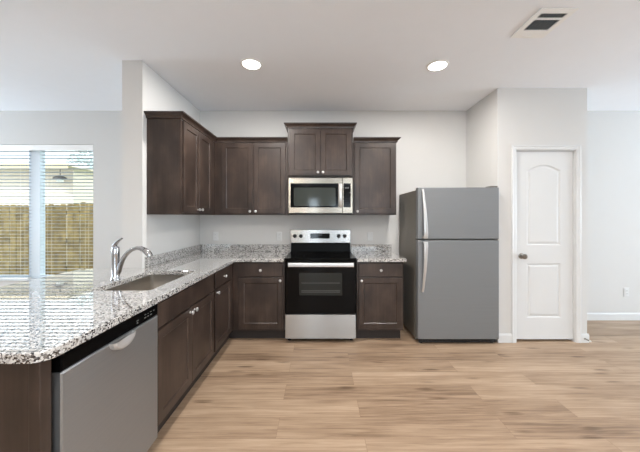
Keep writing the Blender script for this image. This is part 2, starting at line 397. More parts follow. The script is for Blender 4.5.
# pantry door and casing
def casing():
    bm = bmesh.new(); cw = 0.05
    prof = [(0, 0), (0, 0.008), (0.012, 0.013), (0.03, 0.013), (0.042, 0.018), (cw, 0.016), (cw, 0)]
    path = [(DX0, 0.001, -1, 0), (DX0, DZ, -1, 1), (DX1, DZ, 1, 1), (DX1, 0.001, 1, 0)]
    prev = None
    for x, z, sx, sz in path:
        cur = [bm.verts.new((x + sx * a, PY - 0.001 - d, z + sz * a)) for a, d in prof]
        if prev:
            for i in range(len(prof)): bm.faces.new((prev[i], prev[(i + 1) % len(prof)], cur[(i + 1) % len(prof)], cur[i]))
        else: bm.faces.new(cur)
        prev = cur
    bm.faces.new(prev); return bm
tr = struct('trim_1', casing(), 'trim')
jb = boxes([(DX0 + 0.0005, DX0 + 0.006, PY + 0.001, PY + 0.114, 0.001, DZ - 0.001), (DX1 - 0.006, DX1 - 0.0005, PY + 0.001, PY + 0.114, 0.001, DZ - 0.001),
            (DX0 + 0.006, DX1 - 0.006, PY + 0.001, PY + 0.114, DZ - 0.006, DZ - 0.0005), (DX0 + 0.006, DX0 + 0.016, PY + 0.06, PY + 0.075, 0.001, DZ - 0.006), (DX1 - 0.016, DX1 - 0.006, PY + 0.06, PY + 0.075, 0.001, DZ - 0.006)])
obj('jamb', jb, 'trim', tr)
DF = PY + 0.018                                   # door front plane
fd = back_face(DF)
def arch(u0, u1, v0, vs, vp, i=0.0, n=14):
    u0 += i; u1 -= i; v0 += i; vs -= i * 0.8; vp -= i
    pts = [(u0, v0), (u1, v0)]
    for k in range(n + 1):
        t = k / n; pts.append((u1 + (u0 - u1) * t, vs + (vp - vs) * math.sin(PI * t)))
    return pts
A1 = (2.237, 2.601, 1.0447, 1.855, 1.918); A2 = (2.237, 2.601, 0.261, 0.846)
dr = plate(rect(DX0 + 0.009, DX1 - 0.009, 0.026, DZ - 0.010), [arch(*A1)[::-1], rect(*A2)[::-1]], -0.034, 0.0, f=lambda u, v, w_: fd(u, v, w_))
door = struct('door_1', dr, 'trim')
bm = bmesh.new()
loops(bm, [(arch(*A1, i=0), -0.001), (arch(*A1, i=0.008), -0.007), (arch(*A1, i=0.016), -0.009), (arch(*A1, i=0.034), -0.003), (arch(*A1, i=0.04), -0.002)], fd, cap0=False)
obj('raised_panel', bm, 'trim', door)
bm = bmesh.new()
loops(bm, [(rect(*A2, i=0), -0.001), (rect(*A2, i=0.008), -0.007), (rect(*A2, i=0.016), -0.009), (rect(*A2, i=0.034), -0.003), (rect(*A2, i=0.04), -0.002)], fd, cap0=False)
obj('raised_panel', bm, 'trim', door)
bm = lathe(bmesh.new(), [(0, 0), (0.031, 0), (0.031, 0.005), (0.026, 0.009), (0.011, 0.012), (0.011, 0.030), (0.022, 0.036), (0.028, 0.046), (0.028, 0.056), (0.020, 0.065), (0, 0.067)], (2.176, DF, 0.929), (0, -1, 0))
tag(obj('door_knob', bm, 'dknickel', door, smooth=True), 'dark satin nickel door knob')
for z in (1.827, 1.106, 0.331):
    bm = lathe(bmesh.new(), [(0, -0.045), (0.005, -0.045), (0.0055, -0.04), (0.0055, 0.04), (0.005, 0.045), (0, 0.045)], (DX1 - 0.0065, DF - 0.009, z), (0, 0, 1), 10)
    box(bm, DX1 - 0.03, DX1 - 0.009, DF - 0.002, DF - 0.0005, z - 0.043, z + 0.043)
    obj('hinge', bm, 'trim', door)

# ---- dining window, its two panes and blinds
WY = YB + 0.075
def window(name, x0, x1, z0, z1, y, mull):
    fr = [(x0, x0 + 0.05, y, y + 0.06, z0, z1), (x1 - 0.05, x1, y, y + 0.06, z0, z1), (x0, x1, y, y + 0.06, z1 - 0.05, z1), (x0, x1, y, y + 0.06, z0, z0 + 0.05)]
    return fr
wfr = boxes(window('w', WX0 + 0.001, WX1 - 0.001, WZ0 + 0.001, WZ1 - 0.001, WY, 0) + [(-3.88, -3.735, WY - 0.012, WY + 0.06, WZ0 + 0.05, WZ1 - 0.05)])
win = struct('window_1', wfr, 'vinyl')
for a, b in ((WX0 + 0.05, -3.88), (-3.735, WX1 - 0.05)):
    obj('pane', bx(a, b, WY + 0.028, WY + 0.032, WZ0 + 0.05, WZ1 - 0.05), 'glass', win)
obj('window_sill', bx(WX0 + 0.001, WX1 - 0.001, YB - 0.02, WY - 0.001, WZ0 + 0.001, WZ0 + 0.012, bev=0.003), 'trim', win)
def blind(x0, x1, v0, v1, label):
    t = thing('window_blind', label, 'window blind', ((x0 + x1) / 2, YB + 0.035, WZ1 - 0.002), 'white blinds in the dining window')
    obj('valance', bx(v0, v1, YB + 0.002, YB + 0.014, WZ1 - 0.078, WZ1 - 0.004, bev=0.003), 'white', t)
    obj('headrail', bx(x0, x1, YB + 0.016, YB + 0.065, WZ1 - 0.05, WZ1 - 0.004), 'white', t)
    bm = bmesh.new(); z = WZ1 - 0.085; th = math.radians(5); zb = WZ0 + 0.05
    while z > zb:
        c = YB + 0.041; d = 0.0245
        for q in ((-1, 0), (1, 0)): pass
        y0, y1 = c - d * math.cos(th), c + d * math.cos(th); za, zc = z + d * math.sin(th), z - d * math.sin(th)
        v = [bm.verts.new(pp) for pp in ((x0, y0, za), (x1, y0, za), (x1, c, z + 0.002), (x0, c, z + 0.002), (x0, y1, zc), (x1, y1, zc),
             (x0, y0, za - 0.003), (x1, y0, za - 0.003), (x1, c, z - 0.001), (x0, c, z - 0.001), (x0, y1, zc - 0.003), (x1, y1, zc - 0.003))]
        for f in ((0, 1, 2, 3), (3, 2, 5, 4), (7, 6, 9, 8), (8, 9, 10, 11), (0, 6, 7, 1), (4, 5, 11, 10), (0, 3, 9, 6), (3, 4, 10, 9), (1, 7, 8, 2), (2, 8, 11, 5)): bm.faces.new([v[i] for i in f])
        z -= 0.0455
    obj('slats', bm, 'slat', t)
    obj('bottom_rail', bx(x0, x1, YB + 0.018, YB + 0.064, WZ0 + 0.014, WZ0 + 0.034, bev=0.003), 'white', t)
    for fx in (0.15, 0.85):
        xx = x0 + (x1 - x0) * fx
        for yy in (YB + 0.0135, YB + 0.068):
            obj('ladder_cord', bx(xx - 0.0006, xx + 0.0006, yy, yy + 0.001, WZ0 + 0.03, WZ1 - 0.06), 'white', t)
    return t
blind(-4.475, -3.847, -4.486, -3.769, 'white two-inch slat blind hung in the left half of the dining window')
blind(-3.690, -2.985, -3.767, -2.979, 'white two-inch slat blind hung in the right half of the dining window, nearer the faucet')
# unseen windows behind and beside the camera, invented to give the daylight a source
for k, (bm, pane) in enumerate((
    (boxes([(XR + 0.05, XR + 0.1, a, b, c, d) for a, b, c, d in ((0.351, 0.41, 0.351, 2.349), (2.59, 2.649, 0.351, 2.349), (0.41, 2.59, 2.29, 2.349), (0.41, 2.59, 0.351, 0.41), (1.47, 1.53, 0.41, 2.29))]), (XR + 0.07, XR + 0.074, 0.41, 2.59, 0.41, 2.29)),
    (boxes([(a, b, YR - 0.1, YR - 0.05, c, d) for a, b, c, d in ((0.451, 0.51, 0.501, 2.299), (2.69, 2.749, 0.501, 2.299), (0.51, 2.69, 2.24, 2.299), (0.51, 2.69, 0.501, 0.56), (1.57, 1.63, 0.56, 2.24))]), (0.51, 2.69, YR - 0.074, YR - 0.07, 0.56, 2.24)),
    (boxes([(a, b, YR - 0.1, YR - 0.05, c, d) for a, b, c, d in ((-0.519, -0.49, 0.201, 2.199), (-0.15, -0.121, 0.201, 2.199), (-0.49, -0.15, 2.17, 2.199), (-0.49, -0.15, 0.201, 0.23))]), (-0.49, -0.15, YR - 0.074, YR - 0.07, 0.23, 2.17)),
    (boxes([(XL - 0.1, XL - 0.05, a, b, c, d) for a, b, c, d in ((1.551, 1.61, 0.501, 2.299), (3.34, 3.399, 0.501, 2.299), (1.61, 3.34, 2.24, 2.299), (1.61, 3.34, 0.501, 0.56), (2.45, 2.51, 0.56, 2.24))]), (XL - 0.074, XL - 0.07, 1.61, 3.34, 0.56, 2.24)))):
    wo = struct('window_%d' % (k + 2), bm, 'vinyl'); obj('pane', bx(*pane), 'glass', wo)

# ------------------------------------------------------------------ cabinets
def crown(parent, segs_fn):
    return obj('crown_moulding', segs_fn, 'cab', parent)
CROWN = [(0.0, 0.0), (0.012, 0.0), (0.014, 0.012), (0.022, 0.024), (0.036, 0.036), (0.044, 0.042), (0.046, 0.052), (0.0, 0.052)]
def crown_path(pts, z):
    """pts: plan points (x, y, nx, ny): the moulding leans out along (nx, ny)."""
    bm = bmesh.new(); prev = None; k = len(CROWN)
    for x, y, nx, ny in pts:
        cur = [bm.verts.new((x + nx * a, y + ny * a, z + h)) for a, h in CROWN]
        if prev:
            for i in range(k): bm.faces.new((prev[i], prev[(i + 1) % k], cur[(i + 1) % k], cur[i]))
        else: bm.faces.new(cur)
        prev = cur
    bm.faces.new(prev); return bm
UZ0, UZ1 = 1.374, 2.244
YU = 3.358                                   # carcass front of the back uppers; doors stand 19 mm out
FU = back_face(YU)
XUL = -1.269                                 # carcass front of the left uppers
FL = right_face(XUL)

t = thing('wall_cabinet', 'dark-stained two-door wall cabinet on the left wall, its plain side facing the viewer', 'cabinet', (-1.42, 2.95, UZ0))
obj('carcass', bx(SX1 + 0.001, XUL, 2.546, YB - 0.001, UZ0, UZ1, bev=0.0015), 'cab', t)
obj('end_panel', bx(SX1 + 0.001, XUL, 2.540, 2.5455, UZ0, UZ1), 'cab', t)
d = obj('door', shaker(2.567, 2.888, 1.395, 2.233, FL), 'cab', t); knob(d, (XUL + 0.019, 2.853, 1.425), (1, 0, 0))
d = obj('door', shaker(2.892, 3.222, 1.395, 2.233, FL), 'cab', t); knob(d, (XUL + 0.019, 2.927, 1.425), (1, 0, 0))
obj('crown_moulding', crown_path([(SX1 + 0.002, 2.540, 0, -1), (XUL, 2.540, 1, -1), (XUL, YU, 1, -1)], UZ1), 'cab', t)

t = thing('wall_cabinet', 'dark-stained two-door wall cabinet on the back wall left of the microwave', 'cabinet', (-0.82, 3.5, UZ0))
obj('carcass', bx(XUL + 0.001, -0.393, YU, YB - 0.001, UZ0, UZ1, bev=0.0015), 'cab', t)
d = obj('door', shaker(-1.184, -0.806, 1.395, 2.233, FU), 'cab', t); knob(d, (-0.838, YU - 0.019, 1.417), (0, -1, 0))
d = obj('door', shaker(-0.802, -0.418, 1.395, 2.233, FU), 'cab', t); knob(d, (-0.770, YU - 0.019, 1.417), (0, -1, 0))
obj('crown_moulding', crown_path([(XUL + 0.0004, YU, 1, -1), (-0.394, YU, 0, -1)], UZ1), 'cab', t)

t = thing('wall_cabinet', 'raised short two-door dark wall cabinet directly above the microwave', 'cabinet', (0, 3.5, 1.835))
obj('carcass', bx(-0.390, 0.388, YU, YB - 0.001, 1.835, 2.416, bev=0.0015), 'cab', t)
d = obj('door', shaker(-0.370, -0.003, 1.851, 2.398, FU), 'cab', t); knob(d, (-0.030, YU - 0.019, 1.882), (0, -1, 0))
d = obj('door', shaker(0.001, 0.368, 1.851, 2.398, FU), 'cab', t); knob(d, (0.030, YU - 0.019, 1.882), (0, -1, 0))
obj('crown_moulding', crown_path([(-0.390, YB - 0.002, -1, 0), (-0.390, YU, -1, -1), (0.388, YU, 1, -1), (0.388, YB - 0.002, 1, 0)], 2.416), 'cab', t)

t = thing('wall_cabinet', 'single-door dark wall cabinet right of the microwave, beside the fridge', 'cabinet', (0.65, 3.5, UZ0))
obj('carcass', bx(0.391, 0.908, YU, YB - 0.001, UZ0, UZ1, bev=0.0015), 'cab', t)
d = obj('door', shaker(0.410, 0.892, 1.395, 2.233, FU), 'cab', t); knob(d, (0.440, YU - 0.019, 1.417), (0, -1, 0))
obj('crown_moulding', crown_path([(0.392, YU, 0, -1), (0.908, YU, 1, -1), (0.908, YB - 0.002, 1, 0)], UZ1), 'cab', t)

# base cabinets
BZ = 0.862; YF = 3.064; XF = -0.964           # face-frame planes; fronts stand 19 mm out
FB = back_face(YF); FR = right_face(XF)
def carcass_y(x0, x1, y1=YB - 0.002):         # back run: opens to -Y
    return boxes([(x0, x0 + 0.018, YF + 0.018, y1, 0.11, BZ), (x1 - 0.018, x1, YF + 0.018, y1, 0.11, BZ), (x0 + 0.018, x1 - 0.018, y1 - 0.012, y1, 0.11, BZ),
                  (x0 + 0.018, x1 - 0.018, YF + 0.018, y1 - 0.012, 0.11, 0.128),
                  (x0, x1, YF, YF + 0.018, 0.11, BZ)])
def carcass_x(y0, y1, x0=-1.575):             # left run: opens to +X
    return boxes([(x0, XF - 0.018, y0, y0 + 0.018, 0.11, BZ), (x0, XF - 0.018, y1 - 0.018, y1, 0.11, BZ), (x0, x0 + 0.012, y0 + 0.018, y1 - 0.018, 0.11, BZ),
                  (x0 + 0.012, XF - 0.018, y0 + 0.018, y1 - 0.018, 0.11, 0.128),
                  (XF - 0.018, XF, y0, y1, 0.11, BZ)])
DZ0, DZ1, RZ0, RZ1 = 0.134, 0.688, 0.703, 0.847
t = thing('base_cabinet', 'sink base cabinet with one wide false drawer front over two doors, next to the dishwasher', 'cabinet', (-1.27, 2.05, 0))
obj('carcass', carcass_x(1.606, 2.497), 'cab', t)
obj('false_front', slab(1.628, 2.482, RZ0, RZ1, FR), 'cab', t)
d = obj('door', shaker(1.628, 2.062, DZ0, DZ1, FR), 'cab', t); knob(d, (XF + 0.019, 2.030, 0.660), (1, 0, 0))
d = obj('door', shaker(2.066, 2.482, DZ0, DZ1, FR), 'cab', t); knob(d, (XF + 0.019, 2.098, 0.660), (1, 0, 0))
obj('toe_kick', bx(-1.03, -1.018, 1.606, 2.497, 0.001, 0.109), 'kick', t)

t = thing('base_cabinet', 'narrow drawer-over-door base cabinet in the left run, at the inside corner', 'cabinet', (-1.27, 2.78, 0))
obj('carcass', carcass_x(2.499, YB - 0.002), 'cab', t)
d = obj('drawer', slab(2.522, 2.970, RZ0, RZ1, FR), 'cab', t); knob(d, (XF + 0.019, 2.746, 0.772), (1, 0, 0))
d = obj('door', shaker(2.522, 2.970, DZ0, DZ1, FR), 'cab', t); knob(d, (XF + 0.019, 2.556, 0.660), (1, 0, 0))
obj('toe_kick', bx(-1.03, -1.018, 2.499, YB - 0.1, 0.001, 0.109), 'kick', t)

t = thing('base_cabinet', 'base cabinet with a drawer over one door, on the back wall left of the range', 'cabinet', (-0.67, 3.35, 0))
obj('carcass', carcass_y(XF + 0.001, -0.393), 'cab', t)
d = obj('drawer', slab(-0.890, -0.412, RZ0, RZ1, FB), 'cab', t); knob(d, (-0.650, YF - 0.019, 0.772), (0, -1, 0))
d = obj('door', shaker(-0.890, -0.412, DZ0, DZ1, FB), 'cab', t); knob(d, (-0.436, YF - 0.019, 0.660), (0, -1, 0))
obj('toe_kick', bx(-1.017, -0.393, 3.118, 3.130, 0.001, 0.109), 'kick', t)

t = thing('base_cabinet', 'base cabinet with a drawer over one door, between the range and the fridge', 'cabinet', (0.65, 3.35, 0))
obj('carcass', carcass_y(0.397, 0.905), 'cab', t)
d = obj('drawer', slab(0.417, 0.888, RZ0, RZ1, FB), 'cab', t); knob(d, (0.655, YF - 0.019, 0.772), (0, -1, 0))
d = obj('door', shaker(0.417, 0.888, DZ0, DZ1, FB), 'cab', t); knob(d, (0.444, YF - 0.019, 0.660), (0, -1, 0))
obj('toe_kick', bx(0.397, 0.888, 3.118, 3.130, 0.001, 0.109), 'kick', t)

t = thing('cabinet_end_panel', 'dark-stained end panel closing the near end of the peninsula beside the dishwasher', 'cabinet panel', (-1.27, 0.96, 0))
obj('panel', bx(-1.592, -0.985, 0.946, 0.964, 0.001, BZ), 'cab', t)
obj('corner_stile', bx(-0.984, -0.945, 0.943, 0.984, 0.001, BZ, bev=0.002), 'cab', t)

# ------------------------------------------------------------------ dishwasher
t = thing('dishwasher', 'stainless dishwasher with a black control strip, built in under the peninsula counter', 'dishwasher', (-1.25, 1.295, 0))
DY0, DY1, DXF = 1.0, 1.594, -0.925
obj('tub', bx(-1.55, -0.972, DY0 + 0.004, DY1 - 0.004, 0.11, 0.855), 'blackmat', t)
fdw = right_face(-0.970)
dd = obj('door', loops(bmesh.new(), [(rrect(DY0, DY1, 0.098, 0.796, 0.004), 0), (rrect(DY0, DY1, 0.098, 0.796, 0.004), 0.040), (rrect(DY0, DY1, 0.098, 0.796, 0.006, i=0.005), 0.045)], fdw), 'steel_dw', t)
cp = obj('control_panel', loops(bmesh.new(), [(rect(DY0, DY1, 0.799, 0.860), 0), (rect(DY0, DY1, 0.799, 0.860), 0.040), (rect(DY0, DY1, 0.799, 0.860, 0.005), 0.045)], fdw), 'black', t)
for yy, zz, ww, hh in ((1.415, 0.829, 0.018, 0.003), (1.415, 0.818, 0.010, 0.008), (1.478, 0.838, 0.014, 0.004), (1.478, 0.822, 0.016, 0.006), (1.502, 0.836, 0.010, 0.003), (1.502, 0.822, 0.012, 0.006), (1.525, 0.838, 0.014, 0.003), (1.528, 0.822, 0.016, 0.005), (1.552, 0.836, 0.012, 0.003)):
    obj('button_mark', bx(DXF + 0.0001, DXF + 0.0006, yy - ww / 2, yy + ww / 2, zz - hh / 2, zz + hh / 2), 'rack', cp)
# pocket handle: a half-round chrome scoop below the strip
bm = bmesh.new(); prev = None
N = 16
for j, (dep, sc) in enumerate(((0.0, 1.0), (0.018, 0.97), (0.026, 0.86), (0.028, 0.6), (0.024, 0.3))):
    cur = []
    for k in range(N + 1):
        a = PI + PI * k / N
        cur.append(bm.verts.new((DXF + 0.0005 + dep, 1.298 + 0.075 * sc * math.cos(a), 0.797 + 0.050 * sc * math.sin(a))))
    if prev:
        for k in range(N): bm.faces.new((prev[k], prev[k + 1], cur[k + 1], cur[k]))
    prev = cur
bm.faces.new(prev)
tag(obj('handle', bm, 'silver', dd, smooth=True), 'half-round chrome pocket handle')
obj('toe_kick', bx(-1.03, -1.015, DY0 + 0.002, DY1 - 0.002, 0.001, 0.095), 'blackmat', t)

# ------------------------------------------------------------------ counters
CT, CB = 0.900, 0.864
def arcpts(cx, cy, r, a0, a1, n=8): return [(cx + r * math.cos(a0 + (a1 - a0) * k / n), cy + r * math.sin(a0 + (a1 - a0) * k / n)) for k in range(n + 1)]
SK = (-1.43, -1.052, 1.725, 2.36)
outer = arcpts(-0.92 - 0.06, 0.93 + 0.06, 0.06, -PI / 2, 0) + [(-0.92, 3.02), (-0.393, 3.02), (-0.393, YB - 0.002), (SX1 + 0.001, YB - 0.002), (SX1 + 0.001, SY0 - 0.002), (-2.08, SY0 - 0.002)] + arcpts(-2.08 + 0.06, 0.93 + 0.06, 0.06, PI, 1.5 * PI)
ct = thing('countertop', 'L-shaped speckled grey granite countertop with the sink cut-out and overhanging bar end', 'countertop', (-1.25, 2.2, CB))
obj('slab', plate(outer, [rrect(*SK, 0.025)[::-1]], CB, CT, bev=0.004), 'granite', ct)
BS = 0.992
obj('backsplash', bx(SX1 + 0.001, SX1 + 0.021, 2.51, YB - 0.002, CT + 0.0005, BS, bev=0.002), 'granite', ct)
obj('backsplash', bx(SX1 + 0.022, -1.086, YB - 0.022, YB - 0.002, CT + 0.0005, BS, bev=0.002), 'granite', ct)
obj('backsplash', bx(-1.084, -0.395, YB - 0.022, YB - 0.002, CT + 0.0005, BS, bev=0.002), 'granite', ct)
ct2 = thing('countertop', 'short speckled grey granite countertop between the range and the fridge', 'countertop', (0.66, 3.34, CB))
obj('slab', plate(rrect(0.392, 0.930, 3.02, YB - 0.002, 0.012), [], CB, CT, bev=0.004), 'granite', ct2)
obj('backsplash', bx(0.396, 0.925, YB - 0.022, YB - 0.002, CT + 0.0005, BS, bev=0.002), 'granite', ct2)

# sink
t = thing('sink', 'undermount stainless steel sink bowl in the granite counter', 'sink', (-1.24, 2.04, 0.66))
up = lambda u, v, w_: Vector((u, v, w_))
x0, x1, y0, y1 = SK
bowl = loops(bmesh.new(), [(rrect(x0, x1, y0, y1, 0.06, i=-0.02), CB - 0.002), (rrect(x0, x1, y0, y1, 0.027, i=0.002), CB - 0.002), (rrect(x0, x1, y0, y1, 0.03, i=0.006), 0.70), (rrect(x0, x1, y0, y1, 0.06, i=0.02), 0.678), (rrect(x0, x1, y0, y1, 0.06, i=0.05), 0.672),
    (rrect(x0, x1, y0, y1, 0.06, i=0.05), 0.669), (rrect(x0, x1, y0, y1, 0.06, i=0.018), 0.675), (rrect(x0, x1, y0, y1, 0.03, i=0.003), 0.70), (rrect(x0, x1, y0, y1, 0.03, i=-0.002), CB - 0.005), (rrect(x0, x1, y0, y1, 0.06, i=-0.02), CB - 0.005)], up, cap0=False, cap1=False)
bowl.verts.ensure_lookup_table(); q = 28
bowl.faces.new([bowl.verts[4 * q + i] for i in range(q)]); bowl.faces.new([bowl.verts[5 * q + i] for i in range(q)][::-1])
for i in range(q): bowl.faces.new((bowl.verts[9 * q + i], bowl.verts[9 * q + (i + 1) % q], bowl.verts[(i + 1) % q], bowl.verts[i]))
obj('bowl', bowl, 'steel_sink', t, smooth=True)
obj('drain', lathe(bmesh.new(), [(0, 0.0), (0.03, 0.0), (0.033, 0.002), (0.045, 0.004), (0.046, 0.0025), (0.046, 0)], (-1.24, 2.08, 0.6725), (0, 0, 1)), 'chrome', t, smooth=True)

# faucet
t = thing('faucet', 'chrome single-lever pull-out faucet standing on the granite behind the sink', 'faucet', (-1.478, 2.02, CT))
fx, fy = -1.478, 2.02
body = lathe(bmesh.new(), [(0, 0.001), (0.031, 0.001), (0.031, 0.006), (0.027, 0.014), (0.0245, 0.03), (0.024, 0.12), (0.0255, 0.17), (0.0265, 0.215), (0.024, 0.232), (0.014, 0.241), (0, 0.243)], (fx, fy, CT), (0, 0, 1), 24)
obj('body', body, 'chrome', t, smooth=True)
sp = [(0.012, 0.035), (0.024, 0.06), (0.032, 0.095), (0.045, 0.13), (0.064, 0.165), (0.088, 0.195), (0.118, 0.217), (0.15, 0.228), (0.18, 0.226), (0.206, 0.214)]
rad = [0.016, 0.017, 0.0165, 0.0155, 0.0145, 0.014, 0.014, 0.0145, 0.016, 0.018]
obj('spout', sweep(bmesh.new(), [(fx + a, fy, CT + b) for a, b in sp], lambda k, t_: circ(rad[k])), 'chrome', t, smooth=True)
hd = [(0.207, 0.2135), (0.225, 0.199), (0.243, 0.181), (0.252, 0.168)]
hr = [0.0188, 0.021, 0.0205, 0.017]
obj('spray_head', sweep(bmesh.new(), [(fx + a, fy, CT + b) for a, b in hd], lambda k, t_: circ(hr[k])), 'chrome', t, smooth=True)
lv = [(-0.010, 0.2435), (-0.002, 0.254), (0.012, 0.272), (0.030, 0.288), (0.046, 0.297)]
lw = [(0.019, 0.014), (0.018, 0.013), (0.016, 0.010), (0.014, 0.008), (0.010, 0.006)]
obj('lever', sweep(bmesh.new(), [(fx + a, fy, CT + b) for a, b in lv], lambda k, t_: [(lw[k][1] * math.cos(x), lw[k][0] * math.sin(x)) for x in (2 * PI * i / 14 for i in range(14))]), 'chrome', t, smooth=True)

# ------------------------------------------------------------------ microwave
MY = 3.283
t = thing('microwave', 'stainless over-the-range microwave under the raised wall cabinet', 'microwave', (0, 3.47, 1.376))
obj('body', bx(-0.374, 0.374, MY, YB - 0.003, 1.378, 1.812), 'blackmat', t)
fm = back_face(MY - 0.001)
mz0, mz1 = 1.394, 1.808
XS = 0.2555
dm = obj('door', loops(bmesh.new(), [(rect(-0.376, XS, mz0, mz1), 0), (rect(-0.376, XS, mz0, mz1), 0.014), (rect(-0.376, XS, mz0, mz1, 0.003), 0.017)], fm), 'steel_mw', t)
fm2 = back_face(MY - 0.0185)
wd = obj('window_surround', loops(bmesh.new(), [(rrect(-0.350, 0.208, 1.462, 1.742, 0.006), 0), (rrect(-0.350, 0.208, 1.462, 1.742, 0.006), 0.002), (rrect(-0.350, 0.208, 1.462, 1.742, 0.004, i=0.002), 0.003)], fm2), 'glassblk', dm)
obj('window', loops(bmesh.new(), [(rrect(-0.312, 0.176, 1.478, 1.692, 0.02), 0.0032), (rrect(-0.312, 0.176, 1.478, 1.692, 0.02), 0.0038)], fm2), 'mwwin', dm)
hs = lambda k, t_: rrect(-0.016, 0.016, -0.009, 0.009, 0.006, n=3)
hb = sweep(bmesh.new(), [(0.231, MY - 0.0185, 1.470), (0.231, MY - 0.036, 1.474), (0.231, MY - 0.050, 1.495), (0.231, MY - 0.053, 1.60), (0.231, MY - 0.050, 1.708), (0.231, MY - 0.036, 1.730), (0.231, MY - 0.0185, 1.734)], hs, up=(0, -0.9, 0.3))
obj('handle', hb, 'silver', dm, smooth=True)
cpn = obj('control_panel', loops(bmesh.new(), [(rect(XS + 0.002, 0.376, mz0, mz1), 0), (rect(XS + 0.002, 0.376, mz0, mz1), 0.014), (rect(XS + 0.002, 0.376, mz0, mz1, 0.003), 0.017)], fm), 'steel_mw', t)
obj('keypad', loops(bmesh.new(), [(rrect(0.268, 0.352, 1.462, 1.742, 0.004), 0), (rrect(0.268, 0.352, 1.462, 1.742, 0.004), 0.002)], fm2), 'glassblk', cpn)
bm = bmesh.new()
for i in range(4): box(bm, 0.287 + i * 0.011, 0.295 + i * 0.011, MY - 0.0215, MY - 0.0207, 1.683, 1.697)
obj('display_digits', bm, 'rack', cpn)
for r_ in range(6):
    for c_ in range(3): obj('key', bx(0.280 + c_ * 0.022, 0.292 + c_ * 0.022, MY - 0.0213, MY - 0.0207, 1.488 + r_ * 0.026, 1.492 + r_ * 0.026), 'blackmat', cpn)
obj('vent_grille', boxes([(-0.36, 0.36, MY + 0.002 + k * 0.006, MY + 0.005 + k * 0.006, 1.374, 1.3775) for k in range(4)]), 'blackmat', t)

# ------------------------------------------------------------------ range
RY = 3.02
rg = thing('range', 'freestanding electric range with black glass cooktop, black oven door and stainless drawer', 'stove', (0, 3.3, 0))
obj('body', boxes([(-0.379, 0.379, RY + 0.002, 3.655, 0.035, 0.888)]), 'blackmat', rg)
for sx in (-1, 1):
    for yy in (3.08, 3.6):
        obj('foot', lathe(bmesh.new(), [(0, 0.0005), (0.018, 0.0005), (0.018, 0.01), (0.008, 0.012), (0.008, 0.034), (0, 0.034)], (sx * 0.34, yy, 0), (0, 0, 1), 12), 'blackmat', rg)
ckt = obj('cooktop', loops(bmesh.new(), [(rrect(-0.381, 0.381, 2.992, 3.57, 0.012), 0.889), (rrect(-0.382, 0.382, 2.988, 3.57, 0.014), 0.896), (rrect(-0.382, 0.382, 2.988, 3.57, 0.014), 0.906), (rrect(-0.382, 0.382, 2.988, 3.57, 0.014, i=0.006), 0.910), (rrect(-0.382, 0.382, 2.988, 3.57, 0.014, i=0.016), 0.9075)], up), 'glassblk', rg)
bk = M['ovenwin']
for bxx, byy, br_ in ((-0.19, 3.13, 0.105), (0.19, 3.13, 0.085), (-0.19, 3.40, 0.08), (0.19, 3.40, 0.105)):
    obj('burner_ring', lathe(bmesh.new(), [(br_ - 0.004, 0.0), (br_ - 0.004, 0.0006), (br_, 0.0006), (br_, 0.0)], (bxx, byy, 0.9077), (0, 0, 1), 40), 'ovenwin', ckt)
# backguard: black riser and a stainless control face
obj('backguard_riser', loops(bmesh.new(), [([(3.572, 0.889), (3.655, 0.889), (3.655, 1.018), (3.588, 1.018)], -0.378), ([(3.572, 0.889), (3.655, 0.889), (3.655, 1.018), (3.588, 1.018)], 0.378)], lambda a, b, u: Vector((u, a, b))), 'black', rg)
GY = 3.575
gp = obj('control_panel', loops(bmesh.new(), [(rrect(-0.385, 0.375 + 0.01, 1.019, 1.186, 0.008), -0.075), (rrect(-0.385, 0.385, 1.019, 1.186, 0.008), -0.003), (rrect(-0.385, 0.385, 1.019, 1.186, 0.006, i=0.003), 0.0)], back_face(GY)), 'steel', rg)
obj('display', loops(bmesh.new(), [(rect(-0.130, 0.118, 1.075, 1.140), 0.0005), (rect(-0.130, 0.118, 1.075, 1.140), 0.002)], back_face(GY)), 'glassblk', gp)
bm = bmesh.new()
for i in range(9): box(bm, -0.118 + i * 0.026, -0.105 + i * 0.026, GY - 0.0028, GY - 0.0021, 1.090, 1.094); 
for i in range(4): box(bm, -0.035 + i * 0.014, -0.026 + i * 0.014, GY - 0.0028, GY - 0.0021, 1.113, 1.127)
obj('display_marks', bm, 'ovenwin', gp)
for kx in (-0.327, -0.249, 0.232, 0.308):
    kb = lathe(bmesh.new(), [(0, 0.0005), (0.025, 0.0005), (0.025, 0.004), (0.021, 0.006), (0.019, 0.022), (0.017, 0.026), (0, 0.026)], (kx, GY, 1.107), (0, -1, 0), 24)
    box(kb, kx - 0.004, kx + 0.004, GY - 0.031, GY - 0.026, 1.089, 1.125, bev=0.001)
    obj('knob', kb, 'blackmat', gp, smooth=True)
# oven door
fo = back_face(RY)
od = obj('oven_door', loops(bmesh.new(), [(rrect(-0.380, 0.380, 0.314, 0.884, 0.006), 0), (rrect(-0.380, 0.380, 0.314, 0.884, 0.006), 0.020), (rrect(-0.380, 0.380, 0.314, 0.884, 0.005, i=0.004), 0.024)], fo), 'glassblk', rg)
fo2 = back_face(RY - 0.0242)
obj('window', loops(bmesh.new(), [(rrect(-0.228, 0.232, 0.512, 0.751, 0.010), 0), (rrect(-0.228, 0.232, 0.512, 0.751, 0.010), 0.0008)], fo2), 'ovenwin', od)
obj('rack_lines', boxes([(-0.205, 0.21, RY - 0.0256, RY - 0.0251, z, z + 0.004) for z in (0.545, 0.560, 0.642)]), 'rack', od)
hr_ = loops(bmesh.new(), [(rrect(2.934, 2.956, 0.824, 0.868, 0.008, n=4), -0.340), (rrect(2.934, 2.956, 0.824, 0.868, 0.008, n=4), 0.350)], lambda a, b, u: Vector((u, a, b)))
hd_ = obj('handle', hr_, 'silver', od, smooth=True)
